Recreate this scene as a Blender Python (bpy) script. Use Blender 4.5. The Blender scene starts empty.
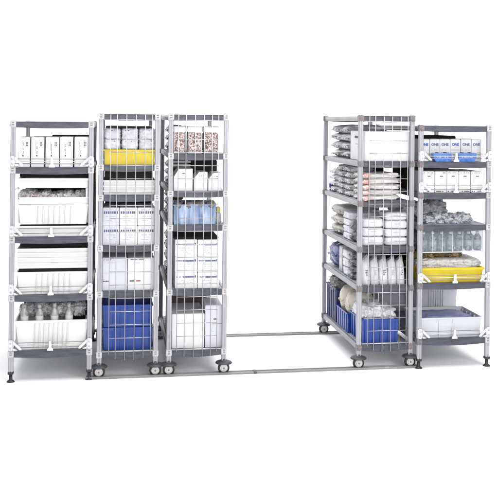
import bpy, bmesh, math, random
from mathutils import Vector, Matrix, noise
random.seed(7)
sc = bpy.context.scene
col = sc.collection
R = math.radians

# ------------------------------------------------------------------ camera numbers (solved from the photograph)
F_PX, YAW, ROLL = 867.7278, .1555, .0101
CAM = (.7399, -6.7394, 1.9731)
PPX, PPY = 249.0, 121.652

def at(px, py, Y):
    """photo pixel -> world x, z on the vertical plane y = Y (measuring aid)"""
    a, b = (px-PPX)/F_PX, (py-PPY)/F_PX
    c, s = math.cos(ROLL), math.sin(ROLL)
    u, v = c*a + s*b, -s*a + c*b
    fx, fy = math.sin(YAW), math.cos(YAW)
    dx, dy, dz = fx+u*fy, fy-u*fx, -v
    t = (Y-CAM[1])/dy
    return CAM[0]+t*dx, CAM[2]+t*dz

# ------------------------------------------------------------------ materials
MATS = {}
def mat(name, c, rough=.5, metal=0., c2=None, scale=8., detail=3., lo=.35, hi=.65, bump=0., bscale=60., coat=0.,
        alpha=1., stretch=None, spec=.5):
    if name in MATS: return MATS[name]
    m = bpy.data.materials.new(name); m.use_nodes = True
    nt = m.node_tree; N = nt.nodes; L = nt.links
    p = N['Principled BSDF']
    p.inputs['Base Color'].default_value = (*c, 1)
    p.inputs['Roughness'].default_value = rough
    p.inputs['Metallic'].default_value = metal
    p.inputs['Coat Weight'].default_value = coat
    p.inputs['Specular IOR Level'].default_value = spec
    p.inputs['Alpha'].default_value = alpha
    tc = N.new('ShaderNodeTexCoord'); mp = N.new('ShaderNodeMapping')
    L.new(tc.outputs['Object'], mp.inputs[0])
    if stretch: mp.inputs['Scale'].default_value = stretch
    oi = N.new('ShaderNodeObjectInfo')
    cx = N.new('ShaderNodeCombineXYZ'); L.new(oi.outputs['Random'], cx.inputs[0]); L.new(oi.outputs['Random'], cx.inputs[1])
    sc_ = N.new('ShaderNodeVectorMath'); sc_.operation = 'SCALE'; sc_.inputs[3].default_value = 7
    L.new(cx.outputs[0], sc_.inputs[0]); L.new(sc_.outputs[0], mp.inputs['Location'])
    if c2 is None: c2 = tuple(v*.93 for v in c)
    n = N.new('ShaderNodeTexNoise'); n.inputs['Scale'].default_value = scale; n.inputs['Detail'].default_value = detail
    L.new(mp.outputs[0], n.inputs[0])
    r = N.new('ShaderNodeValToRGB')
    r.color_ramp.elements[0].position = lo; r.color_ramp.elements[0].color = (*c, 1)
    r.color_ramp.elements[1].position = hi; r.color_ramp.elements[1].color = (*c2, 1)
    L.new(n.outputs[0], r.inputs[0]); L.new(r.outputs[0], p.inputs['Base Color'])
    if bump:
        b = N.new('ShaderNodeBump'); b.inputs['Strength'].default_value = bump; b.inputs['Distance'].default_value = .01
        n2 = N.new('ShaderNodeTexNoise'); n2.inputs['Scale'].default_value = bscale; n2.inputs['Detail'].default_value = 4
        L.new(mp.outputs[0], n2.inputs[0]); L.new(n2.outputs[0], b.inputs['Height']); L.new(b.outputs[0], p.inputs['Normal'])
    MATS[name] = m
    return m

POST   = mat('post grey enamel', (.35,.35,.375), .36, .1, c2=(.33,.33,.355), scale=5)
GROOVE = mat('post groove grey', (.25,.25,.28), .5)
SHELF  = mat('slate shelf polymer', (.034,.037,.052), .42, c2=(.062,.067,.092), scale=40, detail=4, stretch=(.25,1,1.2), bump=.12, bscale=90)
RAIL   = mat('side rail grey', (.20,.20,.22), .4, .1, c2=(.26,.26,.29), scale=30, stretch=(1,.2,1), detail=5)
MATTOP = mat('shelf mat grey', (.24,.25,.31), .5, c2=(.32,.33,.39), scale=30)
CLIP   = mat('corner bracket light', (.50,.485,.50), .45, c2=(.44,.42,.435), scale=40)
CLIPD  = mat('corner bracket taupe', (.20,.175,.18), .45, c2=(.12,.10,.105), scale=60)
PINKL  = mat('bracket recess light brown', (.22,.20,.205), .5)
PINK   = mat('bracket recess brown red', (.20,.14,.14), .6)
WIRE   = mat('bright wire', (.44,.44,.45), .3, .4)
DARKW  = mat('grey rod', (.25,.24,.26), .4, .4)
WHITEP = mat('white ledge plastic', (.60,.60,.62), .4)
BLACK  = mat('black rubber', (.018,.018,.022), .5)
BUMPER = mat('dark bumper rubber', (.035,.038,.048), .5)
FORK   = mat('caster fork steel', (.55,.53,.52), .35, .3, c2=(.45,.42,.41), scale=50)
TRACK  = mat('track aluminium', (.26,.26,.27), .45, .1, c2=(.19,.19,.20), scale=12, stretch=(.2,1,1))
TRACKD = mat('track groove dark', (.07,.07,.075), .6)
CARD   = mat('white carton board', (.69,.69,.69), .6, c2=(.64,.64,.65), scale=6)
CARDL  = mat('lilac white carton board', (.60,.60,.66), .55, c2=(.56,.56,.62), scale=6)
CARDP  = mat('pinkish carton board', (.64,.61,.62), .55, c2=(.60,.55,.56), scale=8)
TOTEW  = mat('white tote plastic', (.68,.68,.675), .36, c2=(.64,.64,.635), scale=5)
TRAYSH  = mat('white tray plastic shaded under lip', (.60,.60,.60), .4, c2=(.56,.56,.56))  # greyer than the rim: the rim's shadow put into the body colour
RIBSH   = mat('tote rib shaded white plastic', (.56,.56,.555), .4)  # white ribs toned darker, their shading put into the colour
TOTEG  = mat('pale grey tote plastic', (.56,.56,.62), .45, c2=(.50,.50,.56), scale=6)
TRAYL  = mat('light grey tray plastic', (.52,.53,.57), .4, c2=(.48,.49,.53), scale=6)
YELLOW = mat('yellow tote plastic', (.62,.47,.010), .38, c2=(.54,.40,.006), scale=9)
BLUE   = mat('blue tote plastic', (.007,.038,.22), .34, c2=(.010,.048,.28), scale=10)
NAVY   = mat('dark blue tote plastic', (.006,.010,.055), .42, c2=(.012,.022,.12), scale=12)
PALEB  = mat('pale blue translucent plastic', (.13,.20,.36), .3, c2=(.40,.50,.66), scale=16, detail=4, lo=.40, hi=.60, stretch=(1,1,.25))
INKBL  = mat('blue print', (.06,.07,.20), .6, c2=(.16,.17,.34), scale=120)
INKB2  = mat('bright blue print', (.02,.08,.45), .6)
INKBK  = mat('black print', (.03,.03,.035), .6, c2=(.10,.09,.10), scale=150)
INKGR  = mat('grey print', (.40,.40,.44), .6)
INKGD  = mat('dark grey print', (.12,.12,.13), .6)
INKRG  = mat('faded red grey print', (.42,.34,.34), .6)
INKRD  = mat('red print', (.42,.07,.06), .6)
CHAR   = mat('charcoal bin and shade fill', (.008,.008,.009), .7, c2=(.014,.013,.014), scale=20, spec=.2)  # near-black for dark bins and for blocks that stand in for shade
BROWN  = mat('dark brown board', (.028,.015,.010), .6, c2=(.05,.028,.018), scale=10)
OCHRE  = mat('ochre board', (.30,.17,.03), .6, c2=(.22,.12,.02), scale=10)
GBAG   = mat('grey crinkled film', (.27,.27,.28), .26, c2=(.50,.50,.51), scale=16, detail=4, lo=.36, hi=.62, bump=.5, bscale=24)
FILM   = mat('bluish grey crinkled film', (.15,.17,.19), .16, c2=(.52,.55,.58), scale=30, detail=5, lo=.36, hi=.54, bump=.7, bscale=46)
DBAG   = mat('dark grey crinkled film', (.08,.08,.085), .25, c2=(.22,.215,.215), scale=16, detail=6, bump=.9, bscale=32)
WBAG   = mat('white film', (.66,.65,.67), .3, c2=(.57,.55,.59), scale=9, detail=4, bump=.4, bscale=30)
LBAG   = mat('lilac white film', (.64,.63,.69), .3, c2=(.50,.48,.56), scale=20, detail=5, bump=.8, bscale=36)
RBAG   = mat('white film with red tint', (.68,.65,.645), .3, c2=(.64,.58,.57), scale=14, detail=5, bump=.6, bscale=24, lo=.5, hi=.75)
REDF   = mat('red folded film ends', (.45,.20,.17), .35, c2=(.64,.55,.53), scale=34, detail=4, bump=.5)
BEIGE  = mat('beige film', (.50,.475,.44), .38, c2=(.40,.375,.34), scale=10, detail=5, bump=.7, bscale=20)
CREAM  = mat('cream film', (.62,.58,.50), .38, c2=(.53,.48,.40), scale=10, detail=5, bump=.7, bscale=22)
GOLD   = mat('brown gold film', (.10,.075,.03), .25, c2=(.40,.28,.12), scale=16, detail=5, bump=.9, bscale=24, lo=.45, hi=.7)
BLBAG  = mat('blue film', (.05,.07,.20), .22, c2=(.35,.38,.55), scale=14, detail=6, bump=.9, bscale=26, lo=.45, hi=.7)
BLPK   = mat('bright blue pack', (.03,.13,.55), .35, c2=(.06,.22,.66), scale=40, detail=4, bump=.3)
MOTTLE = mat('mottled brown and pink contents', (.075,.035,.032), .5, c2=(.72,.58,.56), scale=95, detail=5, lo=.42, hi=.60, bump=.4)
TANGLE = mat('mixed reddish wrappers', (.48,.30,.29), .35, c2=(.82,.80,.81), scale=24, detail=6, lo=.34, hi=.50, bump=.8)
LUMP   = mat('white lumpy gauze', (.62,.60,.57), .5, c2=(.38,.34,.30), scale=60, detail=5, lo=.52, hi=.72, bump=1, bscale=60)
LILAC  = mat('blue lilac cloth', (.22,.23,.42), .55, c2=(.30,.31,.50), scale=10, bump=.5, bscale=20)
BOTTLE = mat('bluish bottle plastic', (.34,.41,.47), .12, c2=(.03,.04,.06), scale=38, detail=5, lo=.44, hi=.58, bump=.6)
SMOKE  = mat('smoky bottle plastic', (.26,.26,.255), .15, c2=(.46,.46,.45), scale=26, detail=5, bump=.4)
CAP    = mat('white bottle cap', (.85,.85,.84), .35)
WALL   = mat('white seamless paper', (.90,.90,.90), .9, c2=(.89,.89,.89), scale=.6)

def clear_mat():
    m = bpy.data.materials.new('clear tote plastic'); m.use_nodes = True
    nt = m.node_tree; N = nt.nodes; L = nt.links
    p = N['Principled BSDF']; p.inputs['Base Color'].default_value = (.30,.34,.39,1); p.inputs['Roughness'].default_value = .15
    t = N.new('ShaderNodeBsdfTransparent'); mx = N.new('ShaderNodeMixShader')
    n = N.new('ShaderNodeTexNoise'); n.inputs['Scale'].default_value = 22
    r = N.new('ShaderNodeMapRange'); r.inputs['To Min'].default_value = .08; r.inputs['To Max'].default_value = .40
    L.new(n.outputs[0], r.inputs['Value']); L.new(r.outputs[0], mx.inputs[0])
    L.new(t.outputs[0], mx.inputs[1]); L.new(p.outputs[0], mx.inputs[2])
    L.new(mx.outputs[0], N['Material Output'].inputs[0])
    return m
CLEAR = clear_mat()

# ------------------------------------------------------------------ mesh helpers
class MB:
    def __init__(s): s.bm = bmesh.new(); s.mats = []
    def mi(s, m):
        if m not in s.mats: s.mats.append(m)
        return s.mats.index(m)
    def merge(s, tb, m, smooth=False):
        i = s.mi(m); vm = {}
        for v in tb.verts: vm[v] = s.bm.verts.new(v.co)
        for f in tb.faces:
            try: g = s.bm.faces.new([vm[v] for v in f.verts])
            except ValueError: continue
            g.material_index = i; g.smooth = smooth
        tb.free()
    def box(s, x0, x1, y0, y1, z0, z1, m, bev=0., seg=1):
        tb = bmesh.new(); bmesh.ops.create_cube(tb, size=1)
        for v in tb.verts:
            v.co = Vector(((x0+x1)/2+v.co.x*(x1-x0), (y0+y1)/2+v.co.y*(y1-y0), (z0+z1)/2+v.co.z*(z1-z0)))
        if bev: bmesh.ops.bevel(tb, geom=tb.edges[:], offset=min(bev, .45*min(abs(x1-x0),abs(y1-y0),abs(z1-z0))), segments=seg, affect='EDGES')
        s.merge(tb, m); return s
    def tube(s, a, b, r, m, n=8, r2=None):
        a, b = Vector(a), Vector(b); d = (b-a)
        tb = bmesh.new(); bmesh.ops.create_cone(tb, cap_ends=True, segments=n, radius1=r, radius2=r if r2 is None else r2, depth=d.length)
        q = Vector((0,0,1)).rotation_difference(d.normalized()).to_matrix().to_4x4()
        bmesh.ops.transform(tb, matrix=Matrix.Translation((a+b)/2) @ q, verts=tb.verts)
        s.merge(tb, m, True if n > 6 else False); return s
    def lathe(s, prof, m, c=(0,0,0), n=20, axis='z', smooth=True):
        rings = []; i = s.mi(m)
        for r, h in prof:
            ring = []
            for k in range(n):
                a = 2*math.pi*k/n; u, v = r*math.cos(a), r*math.sin(a)
                p = (u, v, h) if axis == 'z' else (u, h, v)
                ring.append(s.bm.verts.new((c[0]+p[0], c[1]+p[1], c[2]+p[2])))
            rings.append(ring)
        for A, B in zip(rings, rings[1:]):
            for k in range(n):
                f = s.bm.faces.new((A[k], A[(k+1)%n], B[(k+1)%n], B[k])); f.material_index = i; f.smooth = smooth
        for ring in (rings[0], rings[-1]):
            f = s.bm.faces.new(ring); f.material_index = i
        return s
    def prism(s, pts, y0, y1, m):
        """polygon in x,z extruded along y"""
        i = s.mi(m)
        A = [s.bm.verts.new((x, y0, z)) for x, z in pts]; B = [s.bm.verts.new((x, y1, z)) for x, z in pts]
        n = len(pts)
        for f in [A, B[::-1]] + [[A[k], B[k], B[(k+1)%n], A[(k+1)%n]] for k in range(n)]:
            g = s.bm.faces.new(f); g.material_index = i
        return s
    def extr(s, pts, z0, z1, m):
        i = s.mi(m)
        A = [s.bm.verts.new((x, y, z0)) for x, y in pts]; B = [s.bm.verts.new((x, y, z1)) for x, y in pts]
        n = len(pts)
        for f in [A, B[::-1]] + [[A[k], B[k], B[(k+1)%n], A[(k+1)%n]] for k in range(n)]:
            g = s.bm.faces.new(f); g.material_index = i
        return s
    def pillow(s, c, h, m, n=9, p=3.2, amp=.1, freq=1.6, pinch=.5, seed=None, ridge=0.):
        """soft closed bag: half sizes h, rounded, pinched towards its rim, creased by noise"""
        sd = random.random()*50 if seed is None else seed
        tb = bmesh.new(); bmesh.ops.create_cube(tb, size=2)
        bmesh.ops.subdivide_edges(tb, edges=tb.edges[:], cuts=n, use_grid_fill=True)
        for v in tb.verts:
            q = v.co; nn = (abs(q.x)**p+abs(q.y)**p+abs(q.z)**p)**(1/p)
            q = q/nn
            e = max(abs(q.x), abs(q.y))
            q.z *= 1-pinch*e**5
            w = Vector((q.x*freq+sd, q.y*freq+sd*.7, q.z*freq))
            d = noise.noise(w)+.6*noise.noise(w*2.3)+.4*noise.noise(w*5)
            q = q*(1+amp*d)
            if ridge:
                q = q*(1+ridge*(.5-abs(noise.noise(w*2.6))*2.2)+ridge*.5*(.5-abs(noise.noise(w*6+Vector((9,2,4))))*2.2))
            v.co = Vector((c[0]+q.x*h[0], c[1]+q.y*h[1], c[2]+q.z*h[2]))
        s.merge(tb, m, True); return s
    def build(s, name, parent=None, loc=(0,0,0), weld=False):
        bmesh.ops.recalc_face_normals(s.bm, faces=s.bm.faces[:])
        me = bpy.data.meshes.new(name); s.bm.to_mesh(me); s.bm.free()
        for m in s.mats: me.materials.append(m)
        o = bpy.data.objects.new(name, me); col.objects.link(o); o.location = loc
        if parent: o.parent = parent
        return o

def tag(o, label, cat, group=None):
    o['label'] = label; o['category'] = cat
    if group: o['group'] = group
    return o
def thing(name, label, cat, loc, group=None):
    o = bpy.data.objects.new(name, None); col.objects.link(o); o.location = loc; o.empty_display_size = .1
    return tag(o, label, cat, group)
def text_part(name, s, size, m, parent, loc, bold=0.):
    cu = bpy.data.curves.new(name, 'FONT'); cu.body = s; cu.size = size; cu.extrude = .0004; cu.offset = bold
    cu.align_x = 'CENTER'; cu.align_y = 'CENTER'
    t = bpy.data.objects.new(name, cu); col.objects.link(t)
    dg = bpy.context.evaluated_depsgraph_get()
    me = bpy.data.meshes.new_from_object(t.evaluated_get(dg)); bpy.data.objects.remove(t)
    me.materials.clear(); me.materials.append(m)
    o = bpy.data.objects.new(name, me); col.objects.link(o); o.parent = parent
    o.location = loc; o.rotation_euler = (R(90), 0, 0)
    return o

# ------------------------------------------------------------------ the setting: white seamless sweep
mb = MB(); i = mb.mi(WALL)
prof = [(-14, 0), (-6, 0), (3.4, 0)]
for k in range(1, 13):
    a = R(90*k/12); prof.append((3.4+2.2*math.sin(a), 2.2-2.2*math.cos(a)))
prof.append((5.6, 8.5))
prev = None
for y, z in prof:
    cur = [mb.bm.verts.new((-14, y, z)), mb.bm.verts.new((18, y, z))]
    if prev:
        f = mb.bm.faces.new((prev[0], prev[1], cur[1], cur[0])); f.smooth = True
    prev = cur
o = mb.build('floor'); o['kind'] = 'structure'

# ------------------------------------------------------------------ shelving units
D = 1.16
WS, WM = .579, .43
UX = {1: 0., 2: .6519, 3: 1.1851, 4: 2.7046, 5: 3.193}
UY = {1: -.0247, 2: 0., 3: 0., 4: 0., 5: -.0452}
TOPS = {1: [1.958, 1.611, 1.088, .649, .231],
        2: [2.022, 1.630, 1.399, 1.011, .660, .198],
        3: [2.024, 1.720, 1.429, 1.164, .665, .197],
        4: [2.030, 1.663, 1.344, .977, .663, .191],
        5: [1.955, 1.663, 1.411, 1.154, .683, .235]}
PW = .0185    # half a post

def post_profile(cx, cy):
    w, c, g = PW, .006, .0035
    q = [(-w+c,-w),(-g-.002,-w),(-g+.001,-w+.004),(g-.001,-w+.004),(g+.002,-w),(w-c,-w),(w,-w+c),
         (w,-g-.002),(w-.004,-g+.001),(w-.004,g-.001),(w,g+.002),(w,w-c),(w-c,w),
         (g+.002,w),(g-.001,w-.004),(-g+.001,w-.004),(-g-.002,w),(-w+c,w),(-w,w-c),
         (-w,g+.002),(-w+.004,g-.001),(-w+.004,-g+.001),(-w,-g-.002),(-w,-w+c)]
    return [(cx+a, cy+b) for a, b in q]

def make_shelf(root, W, top, last=False, dark=()):
    th = .046
    sh = None
    for y0, y1 in ((-.012, .014), (D-.014, D+.012)):       # bowed end beams
        m = MB()
        pts = [(PW+.003, top-.003), (PW+.003, top-th+.002)]
        n = 10; bow = .011 if last else .006
        for k in range(n+1):
            t = k/n; pts.append((PW+.006+(W-2*PW-.012)*t, top-th-bow*math.sin(math.pi*t)))
        pts += [(W-PW-.003, top-th+.002), (W-PW-.003, top-.003)]
        m.prism(pts, y0, y1, SHELF)
        m.box(PW+.003, W-PW-.003, y0-.003, y1+.003, top-.006, top+.0, SHELF, .002)
        if sh is None: sh = bpy.data.objects.new('shelf', None); col.objects.link(sh); sh.parent = root
        m.build('end_beam', sh)
    for x0, x1 in ((-.012, .014), (W-.014, W+.012)):
        m = MB(); m.box(x0, x1, PW+.004, D-PW-.004, top-.044, top-.002, RAIL, .005)
        xs = x0-.003 if x0 < .1 else x1-.003
        m.box(xs, xs+.006, PW+.02, D-PW-.02, top-.030, top-.014, RAIL, .002)
        m.build('side_rail', sh)
    m = MB()
    n = 18; y = .02
    st = (D-.04)/n
    for k in range(n):
        m.box(.016, W-.016, y+k*st+.004, y+(k+1)*st-.004, top-.018, top-.001, MATTOP, .003)
    for xx in (.05, W/2, W-.05): m.box(xx-.008, xx+.008, .0175, D-.0175, top-.022, top-.006, MATTOP)
    m.build('shelf_mat', sh)
    for cx in (0, W):
        for cy in (0, D):
            m = MB(); a = PW+.004
            dk = (cx == 0, cy == 0) in dark
            m.box(cx-a, cx+a, cy-a, cy+a, top-.046, top+.006, CLIPD if dk else CLIP, .005, 2)
            f = -1 if cy == 0 else 1
            ys = sorted((cy+f*(a-.001), cy+f*(a+.0015)))
            for dz in (-.008, -.024): m.box(cx-.009, cx+.009, ys[0], ys[1], top+dz-.0045, top+dz+.0045, PINK if dk else PINKL, .001)
            m.box(cx-.011, cx+.011, ys[0]-.0004, ys[1]-.0012, top-.0365, top-.0335, CLIPD if dk else CLIP)
            m.build('corner_bracket', sh)

def make_caster(root, cx, cy):
    c = MB()
    c.lathe([(.0,.118),(.021,.118),(.022,.106),(.040,.102),(.060,.094),(.066,.086),(.064,.082),(.040,.084),(.022,.090),(.020,.078),(.0,.078)], BUMPER, (cx,cy,0), 28)
    c = c.build('caster', root)
    m = MB()
    for s in (-1, 1):
        y0, y1 = sorted((cy+s*.0165, cy+s*.0205))
        m.prism([(cx-.022,.086),(cx+.022,.086),(cx+.019,.04),(cx+.012,.028),(cx-.012,.028),(cx-.019,.04)], y0, y1, FORK)
    m.box(cx-.022, cx+.022, cy-.0205, cy+.0205, .076, .088, FORK, .002)
    m.tube((cx, cy-.024, .046), (cx, cy+.024, .046), .007, DARKW, 10)
    m.build('fork', c)
    m = MB()
    m.lathe([(.030,-.012),(.042,-.0135),(.0455,-.008),(.046,0),(.0455,.008),(.042,.0135),(.030,.012)], BLACK, (cx,cy,.046), 28, 'y')
    m.lathe([(.030,-.0145),(.0305,-.0125),(.0305,.0125),(.030,.0145)], FORK, (cx,cy,.046), 22, 'y')
    m.build('wheel', c)

def make_foot(root, cx, cy):
    m = MB()
    m.box(cx-.021, cx+.021, cy-.021, cy+.021, .058, .080, BLACK, .004)
    m.lathe([(.0,.06),(.013,.06),(.013,.018),(.024,.010),(.030,.003),(.030,.0005),(.0,.0005)], BLACK, (cx,cy,0), 18)
    m.build('levelling_foot', root)

def make_panel(root, xs, top, W):
    m = MB(); y = -.0285; r = .0030
    n = len(xs)
    for k, x in enumerate(xs):
        zb = (.185 if k in (0, n-1) else (.150 if k in (1, n-2) else .136))
        m.tube((x, y, zb), (x, y, top-.004), r, WIRE, 8)
    z = .305
    while z < top-.05:
        m.tube((xs[0]-.004, y+.0045, z), (xs[-1]+.004, y+.0045, z), r*.9, WIRE, 8); z += .1017
    m.tube((PW+.002, y+.0045, .204), (W-PW-.002, y+.0045, .204), .005, WIRE, 8)
    m.tube((PW+.002, y+.0045, top-.045), (W-PW-.002, y+.0045, top-.045), .004, WIRE, 8)
    m.build('wire_panel', root)

def make_ledge(root, W, top):
    m = MB()
    for zz, rr in ((.066,.0028),(.030,.0034)): m.tube((PW, -.030, top+zz), (W-PW, -.030, top+zz), rr, DARKW, 8)
    m.tube((PW, -.026, top+.048), (W-PW, -.026, top+.048), .0028, WHITEP, 8)
    L = m.build('ledge_rod', root)
    for s, cx in ((1, 0), (-1, W)):
        m = MB()
        m.box(cx-.021, cx+.021, -.038, -PW-.001, top+.008, top+.088, WHITEP, .008, 2)
        for zz in (.030, .066): m.lathe([(0,-.002),(.008,-.002),(.008,.0015),(0,.0015)], INKGR, (cx, -.0385, top+zz), 12, 'y')
        pts = [(cx+s*.018, top+.082), (cx+s*.030, top+.072), (cx+s*.080, top+.024), (cx+s*.080, top+.014), (cx+s*.066, top+.014), (cx+s*.018, top+.060)]
        m.prism(pts, -.0365, -.0275, WHITEP)
        m.prism([(cx+s*.018, top+.030),(cx+s*.05, top+.012),(cx+s*.018, top+.012)], -.0365, -.0275, WHITEP)
        m.build('ledge_clip', L)
    m = MB(); c = W/2
    m.prism([(c-.009,top+.074),(c+.009,top+.074),(c+.011,top+.026),(c+.022,top+.016),(c+.022,top+.003),(c-.022,top+.003),(c-.022,top+.016),(c-.011,top+.026)], -.0375, -.0255, WHITEP)
    m.build('ledge_clip', L)

ULAB = {1: ('shelving_unit', 'wide grey shelving unit on black feet at the far left, mostly white totes', 'shelving unit'),
        2: ('rolling_shelving_unit', 'tall grey rolling cart with yellow tote high up and stacked blue totes below', 'shelf cart'),
        3: ('rolling_shelving_unit', 'tall grey rolling shelf cart with jars on top and a pale blue tote halfway down', 'shelf cart'),
        4: ('rolling_shelving_unit', 'tall grey rolling cart right of the gap, its long bag-filled side in view', 'shelf cart'),
        5: ('shelving_unit', 'wide grey shelving unit on black feet at the far right, clear basket inside', 'shelving unit')}
XS = {2: [.072,.122,.193,.264,.334,.390], 3: [.057,.116,.187,.257,.320,.369], 4: [.066,.115,.186,.256,.327,.386]}
for u in (1, 2, 3, 4, 5):
    W = WS if u in (1, 5) else WM
    nm, lb, ct = ULAB[u]
    root = thing(nm, lb, ct, (UX[u], UY[u], 0), 'stationary shelving units' if u in (1,5) else 'rolling shelf carts with wire end panels')
    top = TOPS[u][0]
    for cx in (0, W):
        for cy in (0, D):
            m = MB(); m.extr(post_profile(cx, cy), .075 if u in (1,5) else .105, top+.004, POST)
            m.box(cx-PW+.001, cx+PW-.001, cy-PW+.001, cy+PW-.001, top+.0035, top+.010, CLIP, .003)
            m.build('post', root)
            (make_foot if u in (1,5) else make_caster)(root, cx, cy)
    for k, t in enumerate(TOPS[u]): make_shelf(root, W, t, k == len(TOPS[u])-1, {4: ((True,True),(False,True),(True,False),(False,False)), 5: ((True,True),)}.get(u, ()))
    if u in XS: make_panel(root, XS[u], top, W)
    if u == 1:
        for k in (1, 2, 3, 4): make_ledge(root, W, TOPS[1][k])
    if u == 5:
        for k in (1, 2, 4, 5): make_ledge(root, W, TOPS[5][k])

# tracks
def track(y, x0, x1, label, joint=None):
    o = thing('floor_track', label, 'floor track', ((x0+x1)/2, y, 0), 'floor tracks'); h = (x1-x0)/2
    m = MB(); m.box(-h, h, -.030, .030, .001, .008, TRACK, .002)
    m.box(-h, h, -.030, -.019, .008, .016, TRACK, .002); m.box(-h, h, .019, .030, .008, .016, TRACK, .002)
    m.box(-h, h, -.004, .004, .008, .014, TRACK, .001)
    m.build('rail', o)
    m = MB()
    for a, b in ((-.0185, -.0045), (.0045, .0185)): m.box(-h, h, a, b, .0083, .0095, TRACKD)
    m.build('rail_groove', o)
    if joint:
        m = MB(); m.box(joint-(x0+x1)/2-.012, joint-(x0+x1)/2+.012, -.032, .032, .001, .0175, TRACKD, .002); m.build('joint_cover', o)
track(-.012, .555, 3.20, 'front grey floor track the near casters stand on', 1.86)
track(1.16, .555, 3.20, 'rear dark grey floor track seen through the gap between the carts')

# ------------------------------------------------------------------ goods helpers
def rect(u, px0, px1, py0, py1, dy):
    """front face of an item on unit u measured in the photo, dy behind the unit's front posts"""
    Y = UY[u]+dy
    xm = (px0+px1)/2; ym = (py0+py1)/2
    x0 = at(px0, ym, Y)[0]; x1 = at(px1, ym, Y)[0]
    z1 = at(xm, py0, Y)[1]; z0 = at(xm, py1, Y)[1]
    return x0, x1, z0, z1, Y

def printrow(m, u0, u1, v, h, ink, dens=.75):
    u = u0
    while u < u1-.002:
        w = random.uniform(.003, .010)
        if random.random() < dens: m.box(u, min(u+w, u1), -.0012, .0, v, v+h*random.uniform(.75, 1), ink)
        u += w+.0015

def carton(u, px0, px1, py0, py1, label, dy=.03, dep=.30, base=None, m=CARD, name='carton', cat='carton', group=None, draw=None, flaps=True):
    x0, x1, z0, z1, Y = rect(u, px0, px1, py0, py1, dy)
    if base is not None: z0 = base
    w, h = x1-x0, z1-z0
    t = thing(name, label, cat, ((x0+x1)/2, Y, z0), group)
    b = MB(); b.box(-w/2+.0008, w/2-.0008, 0, dep, .0006, h, m, .003, 2); b.build('box', t)
    if flaps:
        f = MB(); f.box(-w/2+.004, w/2-.004, .006, dep-.006, h, h+.0012, m)
        f.box(-.018, .018, -.0006, dep*.99, h+.0012, h+.0018, m); f.build('flap', t)
    t.rotation_euler.z = random.uniform(-.014, .014); t.location.y += random.uniform(0, .010)
    if draw:
        p = MB(); p.box(-w*.485, w*.485, -.0005, .0, h*.015, h*.985, m); draw(p, w, h)
        if p.bm.verts: p.build('print', t)
        else: p.bm.free()
    return t, w, h

def tote(u, px0, px1, py0, py1, label, dy=.02, dep=.40, base=None, m=TOTEW, ribm=None, ribs=8, rim=.014, name='tote', cat='tote',
         group=None, taper=.02, region=(.28, .75), wall=.004):
    x0, x1, z0, z1, Y = rect(u, px0, px1, py0, py1, dy)
    if base is not None: z0 = base
    w, h = x1-x0, z1-z0
    t = thing(name, label, cat, ((x0+x1)/2, Y, z0), group)
    b = MB(); a = w/2-.008; c = a-taper*h/.2 if taper else a
    yo, yi = .008, .008+taper*h/.2
    i = b.mi(m)
    def ring(hw, y0, y1, z): return [b.bm.verts.new(p) for p in ((-hw,y0,z),(hw,y0,z),(hw,y1,z),(-hw,y1,z))]
    O0 = ring(c, yi, dep-yi, .0006); O1 = ring(a, yo, dep-yo, h-.002)
    I1 = ring(a-wall, yo+wall, dep-yo-wall, h-.002); I0 = ring(c-wall, yi+wall, dep-yi-wall, .006)
    for A, B in ((O0,O1),(O1,I1),(I1,I0)):
        for k in range(4):
            f = b.bm.faces.new((A[k],A[(k+1)%4],B[(k+1)%4],B[k])); f.material_index = i
    b.bm.faces.new(O0).material_index = i; b.bm.faces.new(I0).material_index = i
    if ribs:
        rm = ribm or m
        lo, hi = -a+2*a*region[0], -a+2*a*region[1]
        for k in range(ribs):
            x = lo+(hi-lo)*k/(ribs-1)
            b.box(x-.0035, x+.0035, yo-.003, yi+.001, max(.006, h*.06), h-rim-.001, rm, .001)
        for s in (-1, 1):
            for k in range(5):
                yy = .05+(dep-.1)*k/4
                xs = sorted((s*(c-.002), s*(a+.003))); b.box(xs[0], xs[1], yy-.004, yy+.004, .008, h-rim-.001, rm, .001)
    bo = b.build('body', t)
    if name == 'tray' and m == TOTEW: bo.data.materials[0] = TRAYSH  # shade below the rim painted as a greyer body
    if rim:
        r = MB(); e = w/2
        for q in ((-e,e,0,.010),(-e,e,dep-.010,dep),):
            r.box(*q, h-rim, h, m, .003, 2)
        for q in ((-e,-e+.010),(e-.010,e)): r.box(q[0], q[1], .0105, dep-.0105, h-rim+.0005, h-.0005, m, .003, 2)
        r.build('rim', t)
    return t, w, h, (x0, x1, z0, z1, Y)

def bag(c, h, m, label, name='bag', cat='bag', group=None, seal=True, **k):
    """a filled film bag resting with its centre at c (world)"""
    t = thing(name, label, cat, (c[0], c[1], c[2]-h[2]), group)
    b = MB(); b.pillow((0,0,h[2]), h, m, **k); b.build('film', t)
    if seal:
        for e in (-1, 1):
            s = MB(); n = 10; i = s.mi(m); prev = None
            for q in range(n+1):
                y = -h[1]*.8+1.6*h[1]*q/n
                dz = .006*math.sin(q*1.9+h[0]*99)
                vs = [s.bm.verts.new((e*h[0]*.93, y, h[2]+dz)), s.bm.verts.new((e*(h[0]*1.0+.006), y, h[2]-.006+dz*1.5)),
                      s.bm.verts.new((e*(h[0]*1.0+.006), y, h[2]-.009+dz*1.5)), s.bm.verts.new((e*h[0]*.93, y, h[2]-.004+dz))]
                if prev:
                    for a in range(4): s.bm.faces.new((prev[a], prev[(a+1)%4], vs[(a+1)%4], vs[a])).smooth = True
                prev = vs
            s.build('sealed_edge', t)
    return t

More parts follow.
